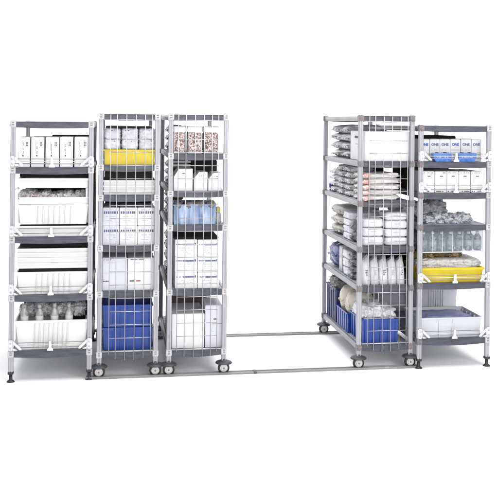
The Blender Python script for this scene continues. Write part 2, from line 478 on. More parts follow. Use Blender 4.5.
ORD = ['first', 'second', 'third', 'fourth', 'fifth', 'sixth', 'seventh']
CEN = {u: UX[u]+(WS if u in (1,5) else WM)/2 for u in UX}
def block(u, x0, x1, y0, y1, z0, z1, m, label, name='box', cat='box', group=None):
    """a carton or dark shade filler further back, given in the unit's own metres"""
    t = thing(name, label, cat, (UX[u]+(x0+x1)/2, UY[u]+y0, z0), group)
    w, h, d = x1-x0, z1-z0, y1-y0
    b = MB(); b.box(-w/2, w/2, 0, d, .0006, h, m, .004, 2); b.build('box_body', t)
    b = MB(); b.box(-w/2+.003, w/2-.003, .003, d-.003, h, h+.0015, m); b.box(-w/2-.001, w/2+.001, -.001, .001, h*.70, h*.73, m); b.build('lid', t)
    return t
# ================================================================== unit 1: far left
G1 = 'white cartons on the top shelf of the far left unit'
X1 = [(17.7,29.9),(31,44.2),(45.4,59.2),(59.8,73.0),(74.4,88.8)]
L1 = ['leftmost upright white carton on top shelf of the far left unit, narrower than the rest',
      'second upright white carton from the left on top shelf of the far left unit',
      'middle upright white carton behind the centre clip on the far left unit',
      'fourth upright white carton, left of the black slit, on the far left unit',
      'rightmost upright white carton, right of the black slit, on the far left unit']
for k, (a, b) in enumerate(X1):
    def dr(p, w, h):
        random.seed(40+k)
        for (x, z0_, z1_, ink) in ((-w*.14, h*.55, h*.86, INKRG), (-w*.05, h*.45, h*.82, INKGD)):
            z = z0_
            while z < z1_:
                hh = random.uniform(.004, .010)
                if random.random() < .75: p.box(x-.0028, x+.0028, -.0012, 0, z, z+hh, ink)
                z += hh+.002
        p.box(-w*.08-.004, -w*.08+.006, -.0014, 0, h*.36, h*.41, INKBK)
        for zz in (.78, .70):
            for q in (0, 1): p.box(w*.16+q*.010, w*.16+q*.010+.007, -.0012, 0, h*zz, h*(zz+.06), INKGD)
        p.box(-w*.42, -w*.40, -.0010, 0, h*.12, h*.86, INKGR)
        p.box(w*.40, w*.42, -.0010, 0, h*.12, h*.86, INKGR)
    t, w_, h_ = carton(1, a, b, 137.2 if k < 3 else 137, 167, L1[k], dy=.01, dep=.30, base=TOPS[1][1]+.001, group=G1, draw=dr)
block(1, .26, .575, .34, .70, 1.612, 1.848, CHAR, 'dark shade filler behind the white cartons on top of the far left unit')  # added dark block, draws the shadow line above the cartons
block(1, .08, .24, .42, .9, 1.612, 1.83, CARDL, 'plain white box behind the leftmost cartons on the far left unit', 'carton', 'carton')
# second level: stacked trays and tote
T = TOPS[1][2]
def crumple(parent_xyz, hx, hy, hz, m, label, cat='bag', name='crumpled_bag', n=3, seed=1, group=None, ridge=.14):
    random.seed(seed); t = thing(name, label, cat, parent_xyz, group)
    for q in range(n):
        b = MB(); dx = -hx+hx*2*(q+.5)/n
        b.pillow((dx+random.uniform(-.2,.2)*hx/n, random.uniform(-.01,.01), hz*random.uniform(.8,1.05)), (hx/n*random.uniform(1.2,1.7), hy, hz*random.uniform(.75,1.1)), m, n=15, p=3, amp=.22, freq=2.2, pinch=.15, ridge=ridge)
        b.build('film_fold', t)
    return t
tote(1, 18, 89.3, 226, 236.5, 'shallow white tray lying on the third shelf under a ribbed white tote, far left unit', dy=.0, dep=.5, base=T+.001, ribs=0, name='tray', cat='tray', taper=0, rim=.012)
zt = at(50, 226, UY[1])[1]
block(1, .055, .565, .03, .48, zt-.02, zt+.009, CHAR, 'dark gap-shade slab between the low tray and the ribbed tote, far left unit', 'gap_shade', 'gap_shade')  # near-black slab paints the shadow between tray and tote
zc = zt+.011
tote(1, 17, 89.3, 204.5, 222.6, 'ribbed white tote with crumpled wrappers above it, far left unit', dy=-.005, dep=.5, base=zc, ribm=RIBSH, ribs=7)
zb = at(50, 204.5, UY[1])[1]
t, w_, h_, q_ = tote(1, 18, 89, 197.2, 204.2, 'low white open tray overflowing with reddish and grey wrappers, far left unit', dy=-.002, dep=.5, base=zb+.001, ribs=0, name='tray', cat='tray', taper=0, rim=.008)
crumple((UX[1]+.29, .22, zb+.012), .25, .17, .040, TANGLE, 'crumpled reddish and white wrappers piled in the low tray of the far left unit', n=9, seed=5, ridge=.12)
crumple((UX[1]+.50, .12, zb+.014), .045, .07, .050, GBAG, 'small grey crumpled bag at the right end of the wrapper tray, far left unit', n=2, seed=6)
zz = at(50, 192.5, UY[1])[1]
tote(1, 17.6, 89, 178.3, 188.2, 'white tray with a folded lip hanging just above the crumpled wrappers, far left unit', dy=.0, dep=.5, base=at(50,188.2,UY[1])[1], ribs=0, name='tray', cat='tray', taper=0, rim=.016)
zr = at(50, 188.2, UY[1])[1]
m_ = thing('tray_runner', 'white runners carrying the lipped tray above the wrappers, far left unit', 'runner', (UX[1], UY[1], zr-.013))
for xx, nm in ((.030, 1), (.549, 2)):
    b = MB(); b.box(xx-.010, xx+.010, .0, .5, 0, .012, WHITEP, .002); b.box(xx-.008, xx+.008, .0, .012, -.062, 0, WHITEP, .002); b.build('runner', m_)
block(1, .45, .590, .88, 1.10, T+.001, 1.43, CHAR, 'charcoal box under the ochre box, rear of the far left unit')
block(1, .45, .592, .88, 1.10, 1.435, 1.56, OCHRE, 'ochre box at right rear under the second shelf of the far left unit')
block(1, .05, .565, .52, .86, T+.001, 1.562, CHAR, 'tall dark shade filler behind the trays on the second bay, far left unit')  # added dark block in place of the shade under the second shelf
block(1, .045, .565, .05, .49, 1.535, 1.560, CHAR, 'dark slab standing for the shade over the lipped tray, far left unit', 'dark_slab', 'lid')  # near-black slab stands for the shaded gap below the shelf
# third level
T = TOPS[1][3]
t, w_, h_, q_ = tote(1, 15.5, 88.8, 271.8, 293.5, 'ribbed white tote standing on the fourth shelf under nested trays, far left unit', dy=-.004, dep=.5, base=T+.001, ribm=RIBSH, ribs=7)
zt = q_[3]
block(1, .05, .565, .02, .48, zt-.03, zt+.024, CHAR, 'dark gap-shade slab between the nested trays and the tote, far left unit', 'gap_shade', 'gap_shade')  # shadow gap above the tote, painted as a near-black slab
tr = ['lowest of the four nested white trays on the far left unit', 'second from bottom of the four nested white trays on the far left unit',
      'third from bottom of the four nested white trays on the far left unit', 'topmost of the four nested white trays on the far left unit']
ys = [268, 262.7, 257.6, 252.6, 248.4]
z0_ = zt+.026
for k in range(4):
    za = at(50, ys[k], UY[1])[1] if k else z0_
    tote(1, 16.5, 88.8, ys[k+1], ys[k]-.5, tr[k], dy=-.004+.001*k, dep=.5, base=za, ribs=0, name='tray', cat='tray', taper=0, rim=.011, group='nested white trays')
block(1, .05, .565, .52, 1.0, T+.001, 1.035, CHAR, 'tall dark shade filler behind the nested trays, far left unit')  # added near-black block, the bay's rear shade as colour
block(1, .055, .560, .05, .48, at(50,248.2,UY[1])[1], 1.036, CHAR, 'dark slab standing for the shade over the topmost nested tray, far left unit', 'dark_slab', 'lid')  # dark slab paints the shade under the third shelf
# bottom level
T = TOPS[1][4]
t, w_, h_, q_ = tote(1, 14.2, 88.8, 320.3, 348.5, 'big ribbed white tote full of bottles on the bottom shelf, far left unit', dy=-.006, dep=.5, base=T+.001, ribm=RIBSH, ribs=8, rim=.020, region=(.27,.72))
zt = q_[3]
def bottle(x, y, z, h, r, label, group, m=SMOKE, sleeve=CARD):
    t = thing('bottle', label, 'bottle', (x, y, z), group)
    b = MB(); b.lathe([(0,0),(r,0),(r,h*.60),(r*.85,h*.72),(r*.42,h*.82),(r*.42,h*.88),(0,h*.88)], m, n=16); b.build('bottle_body', t)
    b = MB(); b.lathe([(r*1.02,h*.36),(r*1.02,h*.585)], sleeve, n=16); b.build('paper_sleeve', t)
    b = MB(); b.lathe([(r*.52,h*.86),(r*.52,h),(0,h)], SMOKE, n=12); b.build('cap', t)
BL = ['leftmost white-labelled bottle sticking out of the bottom tote, far left unit', 'second white-labelled bottle from the left in the bottom tote, far left unit',
      'third white-labelled bottle from the left in the bottom tote, far left unit', 'rightmost white-labelled bottle in the bottom tote, far left unit']
for k, px in enumerate((24.5, 39.5, 54.5, 69)):
    x = at(px, 320, .055)[0]
    bottle(x, .055, zt-.105, .215, .029, BL[k], 'bottles in the bottom tote', m=SMOKE)
crumple((UX[1]+.20, .20, zt-.02), .13, .08, .062, GBAG, 'grey crumpled bag behind the bottles at the left, far left unit', n=3, seed=8)
crumple((UX[1]+.40, .19, zt-.02), .13, .08, .066, GBAG, 'wide grey crumpled bag behind the bottles at the right, far left unit', n=3, seed=9)
block(1, .38, .565, .30, .9, T+.16, .545, CHAR, 'charcoal box behind the bottles at right, far left unit')
block(1, .03, .30, .52, 1.0, T+.001, .47, CHAR, 'dark shade filler behind the bottom tote at left, far left unit')  # added dark block stands for shade behind the bottom tote
for k, (ya, yb, za, zb_) in enumerate(((.06,.5,1.612,1.62),)): pass
# right side of the far left unit seen through the slit

# ================================================================== unit 2
T = TOPS[2][1]
t, w_, h_, q_ = tote(2, 103.3, 156.0, 149.6, 164.8, 'yellow tote of clear packs on the second shelf of the leftmost rolling cart', dy=.012, dep=.42, base=T+.001, m=YELLOW, ribs=0, taper=.004, rim=.012)
zt = q_[3]
W3 = ['left', 'middle', 'right']
for r in range(2):
    for k in range(3):
        cx = q_[0]+(q_[1]-q_[0])*(k+.5)/3
        zz = (at(130, 144.5, .05)[1], at(130, 134, .05)[1])[r]
        pk = bag((cx, .15, zz), (.064, .12, .045), LBAG, 'lilac white film pack, %s of the %s row above the yellow tote' % (W3[k], ('lower', 'upper')[r]), 'pack', 'pack', 'clear packs above the yellow tote', n=12, p=8, amp=.05, pinch=.08, ridge=.04)
        m = MB(); random.seed(200+r*3+k); m.box(-.040, .040, -.1175, -.112, .068, .0735, INKGR); printrow(m, -.038, .038, .0, .001, INKGR, 0)
        for q in range(7):
            uu = random.uniform(-.036, .028); m.box(uu, uu+random.uniform(.004, .012), -.1190, -.1172, .0685, .0730, (PINK, INKBK, BROWN)[q % 3])
        m.build('print', pk)
block(2, .03, .40, .09, .40, T+.05, at(130,149,.1)[1]-.012, LBAG, 'lilac white box of packs hidden inside the yellow tote', 'inner_box', 'box')
block(2, .03, .40, .36, .9, T+.002, 1.925, BROWN, 'dark brown box behind the packs above the yellow tote')
T = TOPS[2][2]
tr = ['lowest of the three white trays stacked on the leftmost rolling cart', 'middle of the three white trays stacked on the leftmost rolling cart', 'top one of the three white trays stacked on the leftmost rolling cart']
ys = [194.5, 190.3, 185.4, 180.2]
for k in range(3):
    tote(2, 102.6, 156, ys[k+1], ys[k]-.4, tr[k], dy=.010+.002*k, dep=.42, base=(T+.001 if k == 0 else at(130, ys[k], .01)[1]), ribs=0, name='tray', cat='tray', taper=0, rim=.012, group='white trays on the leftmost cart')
block(2, .03, .40, .05, .9, at(130,180.2,.01)[1]-.004, T+.178, CHAR, 'dark shade filler over the three white trays, leftmost rolling cart')  # added near-black block, paints the shaded gap above the trays
T = TOPS[2][3]
C3 = [(102.8,119.4),(119.6,137.6),(137.8,155.2)]
for r, (ya, yb) in enumerate(((225.7, 244.8), (207.8, 225.5))):
    for k, (a, b) in enumerate(C3):
        def dr(p, w, h):
            random.seed(60+r*3+k)
            u = -w*.44
            for q in range(7):
                ww = w*.105; p.box(u, u+ww*.85, -.0012, 0, h*.66, h*.80, INKBL if q < 5 else INKBK); u += w*.125
            printrow(p, -w*.3, w*.2, h*.86, .006, INKGR); printrow(p, -w*.3, w*.25, h*.50, .006, INKGR)
            printrow(p, -w*.1, w*.35, h*.38, .005, INKGR); printrow(p, -w*.3, w*.1, h*.26, .005, INKGR)
        za = T+.001 if r == 0 else at(130, 225.6, .02)[1]
        carton(2, a, b, ya, yb, 'blue-striped white carton, %s of the %s row of the leftmost cart' % (W3[k], ('lower','upper')[r]), dy=.02, dep=.40, base=za, m=CARDL if k == 0 else CARD, group='blue-striped cartons on the leftmost cart', draw=dr)
block(2, .03, .40, .44, .9, T+.001, T+.325, CHAR, 'dark shade filler behind the six blue-striped cartons, leftmost rolling cart')  # added dark block, shade above the striped cartons as colour
T = TOPS[2][4]
for k, (a, b) in enumerate(((102.2,127.2),(127.6,154.6))):
    def dr(p, w, h):
        random.seed(70+k)
        if k == 0:
            printrow(p, -w*.46, -w*.14, h*.93, .006, INKBK, .9); printrow(p, -w*.46, -w*.2, h*.27, .009, INKBK, 1); printrow(p, -w*.46, -w*.3, h*.34, .005, INKGR)
        else:
            printrow(p, -w*.40, w*.10, h*.945, .006, INKBK, .9); p.box(-w*.42, -w*.24, -.0013, 0, h*.27, h*.31, INKBK); p.box(-w*.18, -w*.02, -.0013, 0, h*.27, h*.31, INKRD); p.box(-w*.30, -w*.18, -.0012, 0, h*.335, h*.35, INKGR)
        printrow(p, -w*.3, w*.05, h*.84, .004, INKGR)
        p.box(-w*.48, w*.48, -.0009, 0, h*.535, h*.542, INKGR)
    carton(2, a, b, 258, 289.2, ('left big white carton with black marks at its left edge, leftmost rolling cart', 'right big white carton with a red and black mark, leftmost rolling cart')[k], dy=.02, dep=.40, base=T+.001, m=(CARDL if k == 0 else CARD), draw=dr, group='big white cartons on the leftmost cart')
block(2, .03, .40, .44, .9, T+.001, T+.285, CHAR, 'dark shade filler behind the two big white cartons, leftmost rolling cart')  # added dark block stands for the shaded gap over the big cartons
T = TOPS[2][5]
t, w_, h_, q_ = tote(2, 102, 153.2, 327.4, 349.5, 'lower of two stacked ribbed blue totes at the bottom of the leftmost cart', dy=.015, dep=.5, base=T+.001, m=BLUE, ribm=BLUE, ribs=7, region=(.06,.94), taper=.008, group='stacked blue totes')
zt = q_[3]
tote(2, 102, 153.2, 305, 327, 'upper of two stacked ribbed blue totes at the bottom of the leftmost cart', dy=.015, dep=.5, base=zt+.001, m=BLUE, ribm=BLUE, ribs=7, region=(.06,.94), taper=.008, group='stacked blue totes')
block(2, .02, .41, .54, 1.0, T+.001, T+.395, CHAR, 'dark shade filler behind the stacked blue totes, leftmost rolling cart')  # added dark block paints the shade above the blue totes

# ================================================================== unit 3
def packcol(u, x0, x1, y0, y1, z0, n, hz, m, lab, group, name='pack', cat='pack', amp=.12, p=3.6, pinch=.35, tot=None, **k):
    for q in range(n):
        nm = lab % (('bottom','second from bottom','third from bottom','fourth from bottom','fifth from bottom')[q] if q < n-1 else 'top') if '%s' in lab else lab
        bag((UX[u]+(x0+x1)/2, UY[u]+(y0+y1)/2, z0+hz*(2*q+1)), ((x1-x0)/2, (y1-y0)/2, hz*1.12), m, nm, name, cat, group, n=9, p=p, amp=amp, pinch=pinch, **k)
T = TOPS[3][1]
JX = [(173.5,186.0),(187.3,202.4),(203.6,218.8)]
JL = ['leftmost mottled brown and pink jar on the second shelf, middle rolling cart', 'middle of three mottled brown jars, middle rolling cart', 'rightmost mottled brown jar beside the post, middle rolling cart']
for k, (a, b) in enumerate(JX):
    x0, x1, z0, z1, Y = rect(3, a, b, 126.6, 152.8, .02)
    w_, h_ = x1-x0, z1-T-.001
    t = thing('storage_jar', JL[k], 'jar', ((x0+x1)/2, Y, T+.001), 'mottled jars in a row')
    m = MB(); m.box(-w_/2+.002, w_/2-.002, 0, .16, 0, .012, TOTEW, .004, 2); m.box(-w_/2+.004, w_/2-.004, .002, .158, .012, h_*.78, MOTTLE, .008, 3); m.build('jar_body', t)
    m = MB()
    for xx in (-w_/2+.004, w_/2-.008): m.box(xx, xx+.004, -.002, .004, .012, h_*.78, TOTEW, .001)
    m.build('edge_strip', t)
    m = MB(); m.box(-w_/2, w_/2, -.003, .163, h_*.78, h_, TOTEW, .006, 2); m.box(-w_/2+.006, w_/2-.006, .003, .157, h_, h_+.004, TOTEW, .002); m.build('lid', t)
packcol(3, .02, .20, .24, .60, T, 3, .035, DBAG, 'dark grey film pack, %s of its pile behind the jars, middle cart', 'dark packs behind the jars')
packcol(3, .02, .16, .66, 1.08, T, 3, .036, BLBAG, 'dark blue film pack, %s of the rear pile behind the jars, middle cart', 'blue packs behind the jars')
T = TOPS[3][2]
ML = ['tall white file box with a slanted corner, leftmost on the middle rolling cart', 'second white file box with a slanted corner, middle rolling cart', 'rightmost white file box with a slanted corner, middle rolling cart']
for k, (a, b, yt) in enumerate(((173.8,192.6,168.8),(194,207.4,172.2),(208.4,221.6,173))):
    x0, x1, z0, z1, Y = rect(3, a, b, yt, 190.6, .02)
    w_, h_ = x1-x0, z1-T-.001
    t = thing('file_box', ML[k], 'file box', ((x0+x1)/2, Y, T+.001), 'white slanted file boxes')
    m = MB(); m.prism([(-w_/2,0),(w_/2,0),(w_/2,h_),(-w_/2+.040,h_),(-w_/2,h_-.062 if k == 0 else h_-.05)], 0, .26, CARD); m.build('box_body', t)
    m = MB(); random.seed(80+k); printrow(m, -.01, .025, h_*.78, .005, INKBK, .8); printrow(m, -.01, .03, h_*.70, .003, INKGR); m.box(-w_/2+.004, w_/2-.004, -.001, 0, h_*.55, h_*.56, INKGR)
    m.build('print', t)
block(3, .03, .185, .30, .315, T+.175, T+.19, CARD, 'lower thin white strip above the leftmost file box, middle rolling cart', 'strip', 'strip')
block(3, .03, .185, .30, .315, T+.205, T+.22, CARD, 'upper thin white strip above the leftmost file box, middle rolling cart', 'strip', 'strip')
block(3, .19, .40, .32, .70, T, T+.225, CHAR, 'charcoal box behind the slanted file boxes, middle rolling cart')
packcol(3, .02, .18, .32, .66, T, 3, .037, DBAG, 'dark grey film pack, %s of its pile behind the file boxes, middle cart', 'dark packs behind the file boxes')
packcol(3, .02, .18, .70, 1.10, T, 3, .034, GBAG, 'grey film pack, %s of the rear pile behind the file boxes, middle cart', 'grey packs behind the file boxes')
T = TOPS[3][3]
t, w_, h_, q_ = tote(3, 172.8, 217.2, 204.5, 224.6, 'pale blue translucent tote halfway up the middle rolling cart', dy=.02, dep=.42, base=T+.001, m=PALEB, ribm=PALEB, ribs=4, region=(.12,.88), taper=.004, rim=.010)
zt = q_[3]
for k in range(4):
    bag((q_[0]+.045+.086*k, .10, zt-.01), (.044, .08, .036), DBAG, 'black lumpy bag, %s from the left, poking out of the pale blue tote' % ORD[k], 'bag', 'bag', 'black bags in the pale blue tote', n=7, p=2.6, amp=.15, pinch=.1, seal=False)
block(3, .375, .405, .10, .16, T+.085, T+.128, YELLOW, 'small yellow box beside the pale blue tote', 'small_box', 'box')
block(3, .372, .412, .10, .17, T+.001, T+.083, GBAG, 'small grey box under the yellow one beside the pale blue tote', 'small_box', 'box')
packcol(3, .02, .15, .48, .76, T, 3, .036, GOLD, 'brown gold film pack, %s of its pile behind the pale blue tote', 'gold packs behind the blue tote')
packcol(3, .02, .15, .80, 1.10, T, 3, .034, DBAG, 'dark grey film pack, %s of the pile behind the gold packs, middle cart', 'dark packs behind the gold packs')
T = TOPS[3][4]
ys = [288.6, 272.3, 256.3, 239.8]
for r in range(3):
    for k, (a, b) in enumerate(((175,197.3),(197.6,219))):
        def dr(p, w, h):
            random.seed(90+r*2+k)
            printrow(p, -w*.44, -w*.16, h*.68, .010, INKBL, .85)
            p.box(-w*.14, w*.36, -.0012, 0, h*.66, h*.76, INKBL); p.box(w*.38, w*.44, -.0012, 0, h*.66, h*.80, INKBK)
            printrow(p, -w*.3, w*.2, h*.48, .005, INKGR, .5); printrow(p, -w*.3, w*.3, h*.34, .005, INKGR, .5); printrow(p, -w*.2, w*.1, h*.2, .004, INKGR, .5)
        za = T+.001 if r == 0 else at(197, ys[r], .02)[1]
        carton(3, a, b, ys[r+1], ys[r]-.3, 'blue-striped white carton, %s of the %s row of the middle cart' % (('left','right')[k], ('bottom','middle','top')[r]), dy=.02, dep=.38, base=za, group='blue-striped cartons on the middle cart', draw=dr)
block(3, .03, .385, .03, .39, at(197,239.7,.02)[1]+.004, at(197,237.4,.02)[1], CHAR, 'black slab lid on the six striped cartons, middle rolling cart', 'dark_slab', 'lid')
block(3, .03, .385, .42, .62, T, at(197,237.6,.4)[1], CHAR, 'dark shade filler behind the six striped cartons, middle rolling cart')  # added near-black block, stands for shade behind the striped cartons
packcol(3, .02, .20, .66, 1.10, T, 4, .045, DBAG, 'dark grey film pack, %s of the rear pile beside the striped cartons', 'dark packs behind the striped cartons')
T = TOPS[3][5]
def dr(p, w, h):
    random.seed(3); printrow(p, -w*.4, w*.3, h*.80, .003, INKGR, .4)
carton(3, 171.8, 204.6, 314.2, 348.6, 'wide white box at bottom left of the middle rolling cart', dy=.02, dep=.42, base=T+.001, m=CARD, draw=dr, flaps=True)
def dr(p, w, h):
    p.box(-w*.02, w*.14, -.0013, 0, h*.66, h*.69, INKBK); p.box(-w*.10, w*.5-.001, -.0013, 0, h*.555, h*.565, INKBK)
    for q in range(14):
        a = math.pi*q/13+.4; p.box(-w*.05-.012*math.sin(a)-.001, -w*.05-.012*math.sin(a)+.0015, -.0013, 0, h*.42+.016*math.cos(a), h*.42+.016*math.cos(a)+.003, INKGR)
carton(3, 205.2, 222.6, 305.6, 348.6, 'narrow taller white box at bottom right of the middle rolling cart', dy=.02, dep=.30, base=T+.001, m=CARDL, draw=dr)
block(3, .03, .335, .46, .95, T, T+.375, BROWN, 'dark brown box behind the white boxes at the bottom of the middle cart')

# ================================================================== unit 4: rolling cart right of the gap
T = TOPS[4][1]
def dr(p, w, h):
    for q in range(5): p.box(-w*.46+q*w*.18, -w*.46+q*w*.18+.001, -.0008, 0, .01, h-.01, INKGR)
t, w_, h_ = carton(4, 365, 410.4, 131.6, 160.8, 'big blank white carton on the second shelf of the cart right of the gap', dy=.02, dep=.42, base=T+.001, m=CARD)
m = MB()
for k in range(7): m.box(-w_/2-.0015, -w_/2+.0005, .05+k*.035, .05+k*.035+.028, h_-.058, h_-.040, INKBK)
for k in range(4): m.box(-w_/2-.0015, -w_/2+.0005, .06, .06+.05*(k+1), h_*(.25+.1*k), h_*(.25+.1*k)+.004, INKGR)
m.build('side_print', t)
packcol(4, .03, .38, .47, .75, T, 4, .036, GBAG, 'grey film bag, %s of the pile just behind the blank carton', 'grey bags behind the blank carton')
packcol(4, .03, .38, .78, 1.10, T, 4, .036, GBAG, 'grey film bag, %s of the rearmost pile, second shelf, right cart', 'grey bags at the rear of the second shelf')
T = TOPS[4][2]
packcol(4, .03, .36, .02, .32, T, 5, .0225, RBAG, 'white flat film pack with red folds, %s of its pile, right rolling cart', 'red-tinted flat packs', amp=.16, p=4, pinch=.4)
for q in range(5):
    t = thing('folded_wrapper', 'red folded wrapper end, %s up the left edge of the red-tinted pile' % ORD[q], 'wrapper', (UX[4]+.045, .0, T+.022+q*.045), 'red wrapper ends')
    m = MB(); m.pillow((0,0,0), (.034,.030,.019), REDF, n=6, amp=.3, pinch=.5, p=2.6); m.build('film', t)
packcol(4, .25, .40, .36, .66, T, 3, .032, DBAG, 'dark grey film bag, %s of the pile behind the red-tinted packs at right', 'dark bags behind the red-tinted packs')
packcol(4, .02, .24, .36, .58, T, 5, .026, GBAG, 'grey film pack, %s of the pile behind the red-tinted packs at left', 'grey packs, front pile of the third shelf')
packcol(4, .02, .24, .60, .82, T, 5, .026, GBAG, 'grey film pack, %s of the second pile behind the red-tinted packs', 'grey packs, middle pile of the third shelf')
packcol(4, .02, .30, .86, 1.10, T, 4, .026, WBAG, 'white film pack, %s of the rearmost pile on the third shelf', 'white packs at the rear of the third shelf')
block(4, .31, .425, .70, 1.12, T, T+.26, CHAR, 'dark gap filler at the right rear of the third shelf, right rolling cart')  # added near-black block, keeps the interior dark between the goods
block(4, .022, .08, 1.05, 1.10, T+.002, T+.075, BLUE, 'small blue box by the rear post on the third shelf', 'small_box', 'box')
T = TOPS[4][3]
def wrapstack(u, pxa, pxb, ys, lab, group, dep=.2, dy=.02):
    for k in range(len(ys)-1):
        x0, x1, z0, z1, Y = rect(u, pxa, pxb, ys[k+1], ys[k], dy)
        if k == 0: z0 = T+.001
        w_, h_ = x1-x0, z1-z0-.001
        t = thing('wrapped_pack', lab % (('bottom','second from bottom','third from bottom','top')[k] if k < len(ys)-2 else 'top'), 'wrapped pack', ((x0+x1)/2, Y, z0), group)
        m = MB(); m.pillow((0, dep/2, h_/2), (w_/2, dep/2, h_/2*1.04), WBAG, n=9, p=7, amp=.035, pinch=.12, freq=2); m.build('film', t)
        m = MB(); random.seed(k*3+int(pxa)); printrow(m, -.03, .025, h_*.55, .004, INKGR, .8)
        for v in m.bm.verts: v.co.y -= .001
        m.build('print', t)
wrapstack(4, 362.6, 384, [245.6, 236.6, 227.6, 218.3], 'white film-wrapped pack, %s of the shorter left stack, right rolling cart', 'wrapped packs, left stack')
wrapstack(4, 385.6, 408.2, [245.6, 237.2, 228.8, 220.4, 212.2], 'white film-wrapped pack, %s of the taller right stack, right rolling cart', 'wrapped packs, right stack')
packcol(4, .02, .30, .27, .35, T, 2, .045, DBAG, 'dark grey film bag, %s of the thin pile behind the left wrapped stack', 'dark bags behind the wrapped stack')
packcol(4, .02, .36, .37, .60, T, 4, .029, LBAG, 'lilac white film pack, %s of the pile behind the dark bags, fourth shelf', 'lilac packs on the fourth shelf', p=8, amp=.05, pinch=.1, seal=False)
packcol(4, .02, .38, .66, 1.08, T, 3, .043, BEIGE, 'beige film bag, %s of the rearmost pile on the fourth shelf', 'beige bags at the rear of the fourth shelf')
T = TOPS[4][4]
PX = [362.8, 371.2, 380.0, 388.8, 397.4, 405.6]
for k in range(5):
    x0, x1, z0, z1, Y = rect(4, PX[k], PX[k+1], 256.5, 284.8, .02)
    w_, h_ = x1-x0, z1-T-.001
    t = thing('spouted_pouch', 'white pouch with a slanted pointed top, %s from the left in its row' % ORD[k], 'pouch', ((x0+x1)/2, Y, T+.001), 'white pointed pouches')
    m = MB(); i = m.mi(WBAG); e = w_/2-.001
    lv = [(0,.95,.95),(.04,1,1),(.45,.98,.9),(.72,.92,.7),(.80,.85,.55)]
    rings = []
    for (f, a, b) in lv:
        rings.append([m.bm.verts.new((e*a*cx_, .09+.085*b*cy_, h_*f)) for cx_, cy_ in ((-.8,-1),(.8,-1),(1,-.7),(1,.7),(.8,1),(-.8,1),(-1,.7),(-1,-.7))])
    rings.append([m.bm.verts.new((x_, y_, z_)) for x_, y_, z_ in ((e*.15,.07,h_*.90),(e*.78,.07,h_),(e*.9,.08,h_),(e*.9,.10,h_),(e*.78,.11,h_),(e*.15,.11,h_*.90),(-e*.2,.10,h_*.84),(-e*.2,.08,h_*.84))])
    for A, B in zip(rings, rings[1:]):
        for q in range(8): m.bm.faces.new((A[q], A[(q+1)%8], B[(q+1)%8], B[q])).smooth = True
    m.bm.faces.new(rings[0]); m.bm.faces.new(rings[-1]); m.build('pouch_body', t)
    m = MB(); random.seed(20+k)
    for z_ in (.50, .42, .34): printrow(m, -w_*.18, w_*.2, h_*z_, .007, INKGR if k % 2 else INKBK, .7)
    m.box(-w_*.02, w_*.06, -.001, 0, h_*.34, h_*.5, INKGR)
    o = m.build('print', t); o.location.y = .002
packcol(4, .02, .30, .24, .40, T, 4, .028, DBAG, 'dark grey film bag, %s of the pile behind the pointed pouches', 'dark bags behind the pouches')
block(4, .31, .405, .24, .40, T, T+.235, CHAR, 'dark gap filler behind the pointed pouches at right, right rolling cart')  # added so the space behind the pouches reads black
packcol(4, .02, .36, .42, .60, T, 3, .036, LBAG, 'lilac white film pack, %s of the middle pile on the fifth shelf', 'lilac packs on the fifth shelf', p=8, amp=.05, pinch=.1, seal=False)
block(4, .365, .425, .62, 1.12, T, T+.25, CHAR, 'narrow dark gap filler at the right rear of the fifth shelf, right cart')  # added near-black block, darkens the slit at the right edge
block(4, .03, .36, .63, .74, T, T+.22, GBAG, 'grey film-covered box next to the blue bag, fifth shelf, right cart', 'carton', 'carton')
bag((UX[4]+.20, .93, T+.115), (.19, .16, .115), BLBAG, 'large shiny blue film bag at the rear of the fifth shelf, right cart', n=12, p=3.5, amp=.12, pinch=.1)
T = TOPS[4][5]
t, w_, h_, q_ = tote(4, 361.6, 399.6, 319.2, 343.6, 'blue tote at the near end of the bottom shelf, right rolling cart', dy=.015, dep=.36, base=T+.001, m=BLUE, ribm=BLUE, ribs=5, region=(.08,.92), taper=.006, rim=.016, group='blue totes along the bottom shelf')
zt = q_[3]
crumple((q_[0]+.15, .19, zt-.035), .135, .14, .075, WBAG, 'heap of white crinkled film bags in the near blue tote, right rolling cart', n=3, seed=12, ridge=.06)
bag((q_[0]+.075, .20, zt+.02), (.07, .14, .065), LBAG, 'clear lilac bag at the left of the near blue tote, right cart', n=10, p=2.6, amp=.16, pinch=.1)
bx0, bx1 = UX[4]+.012, UX[4]+.30
def plain_tote(x0, x1, y0, y1, z0, h, m, label, group):
    t = thing('tote', label, 'tote', ((x0+x1)/2, y0, z0), group); a = (x1-x0)/2; d = y1-y0
    b = MB()
    for q in ((-a,a,0,.005),(-a,a,d-.005,d)): b.box(*q, 0, h-.014, m)
    for q in ((-a,-a+.005),(a-.005,a)): b.box(q[0], q[1], .0052, d-.0052, 0, h-.014, m)
    b.box(-a+.005, a-.005, .005, d-.005, .001, .006, m)
    n = 5
    for k in range(n):
        yy = .04+(d-.08)*k/(n-1); b.box(-a-.004, -a, yy-.006, yy+.006, .01, h-.016, m, .001)
    b.build('body', t)
    b = MB()
    for q in ((-a-.006,a+.006,-.006,.006),(-a-.006,a+.006,d-.006,d+.006)): b.box(*q, h-.0138, h, m, .003)
    for q in ((-a-.006,-a+.006),(a-.006,a+.006)): b.box(q[0], q[1], .0062, d-.0062, h-.0134, h-.0004, m, .003)
    b.build('rim', t)
plain_tote(bx0+.005, bx1+.03, .395, .74, T+.001, .165, BLUE, 'blue tote with cream bags in the middle of the bottom shelf, right cart', 'blue totes along the bottom shelf')
bag(((bx0+bx1)/2, .50, T+.22), (.12, .09, .12), CREAM, 'cream film bag standing in the middle blue tote, nearer one', n=10, p=2.8, amp=.10, pinch=.1)
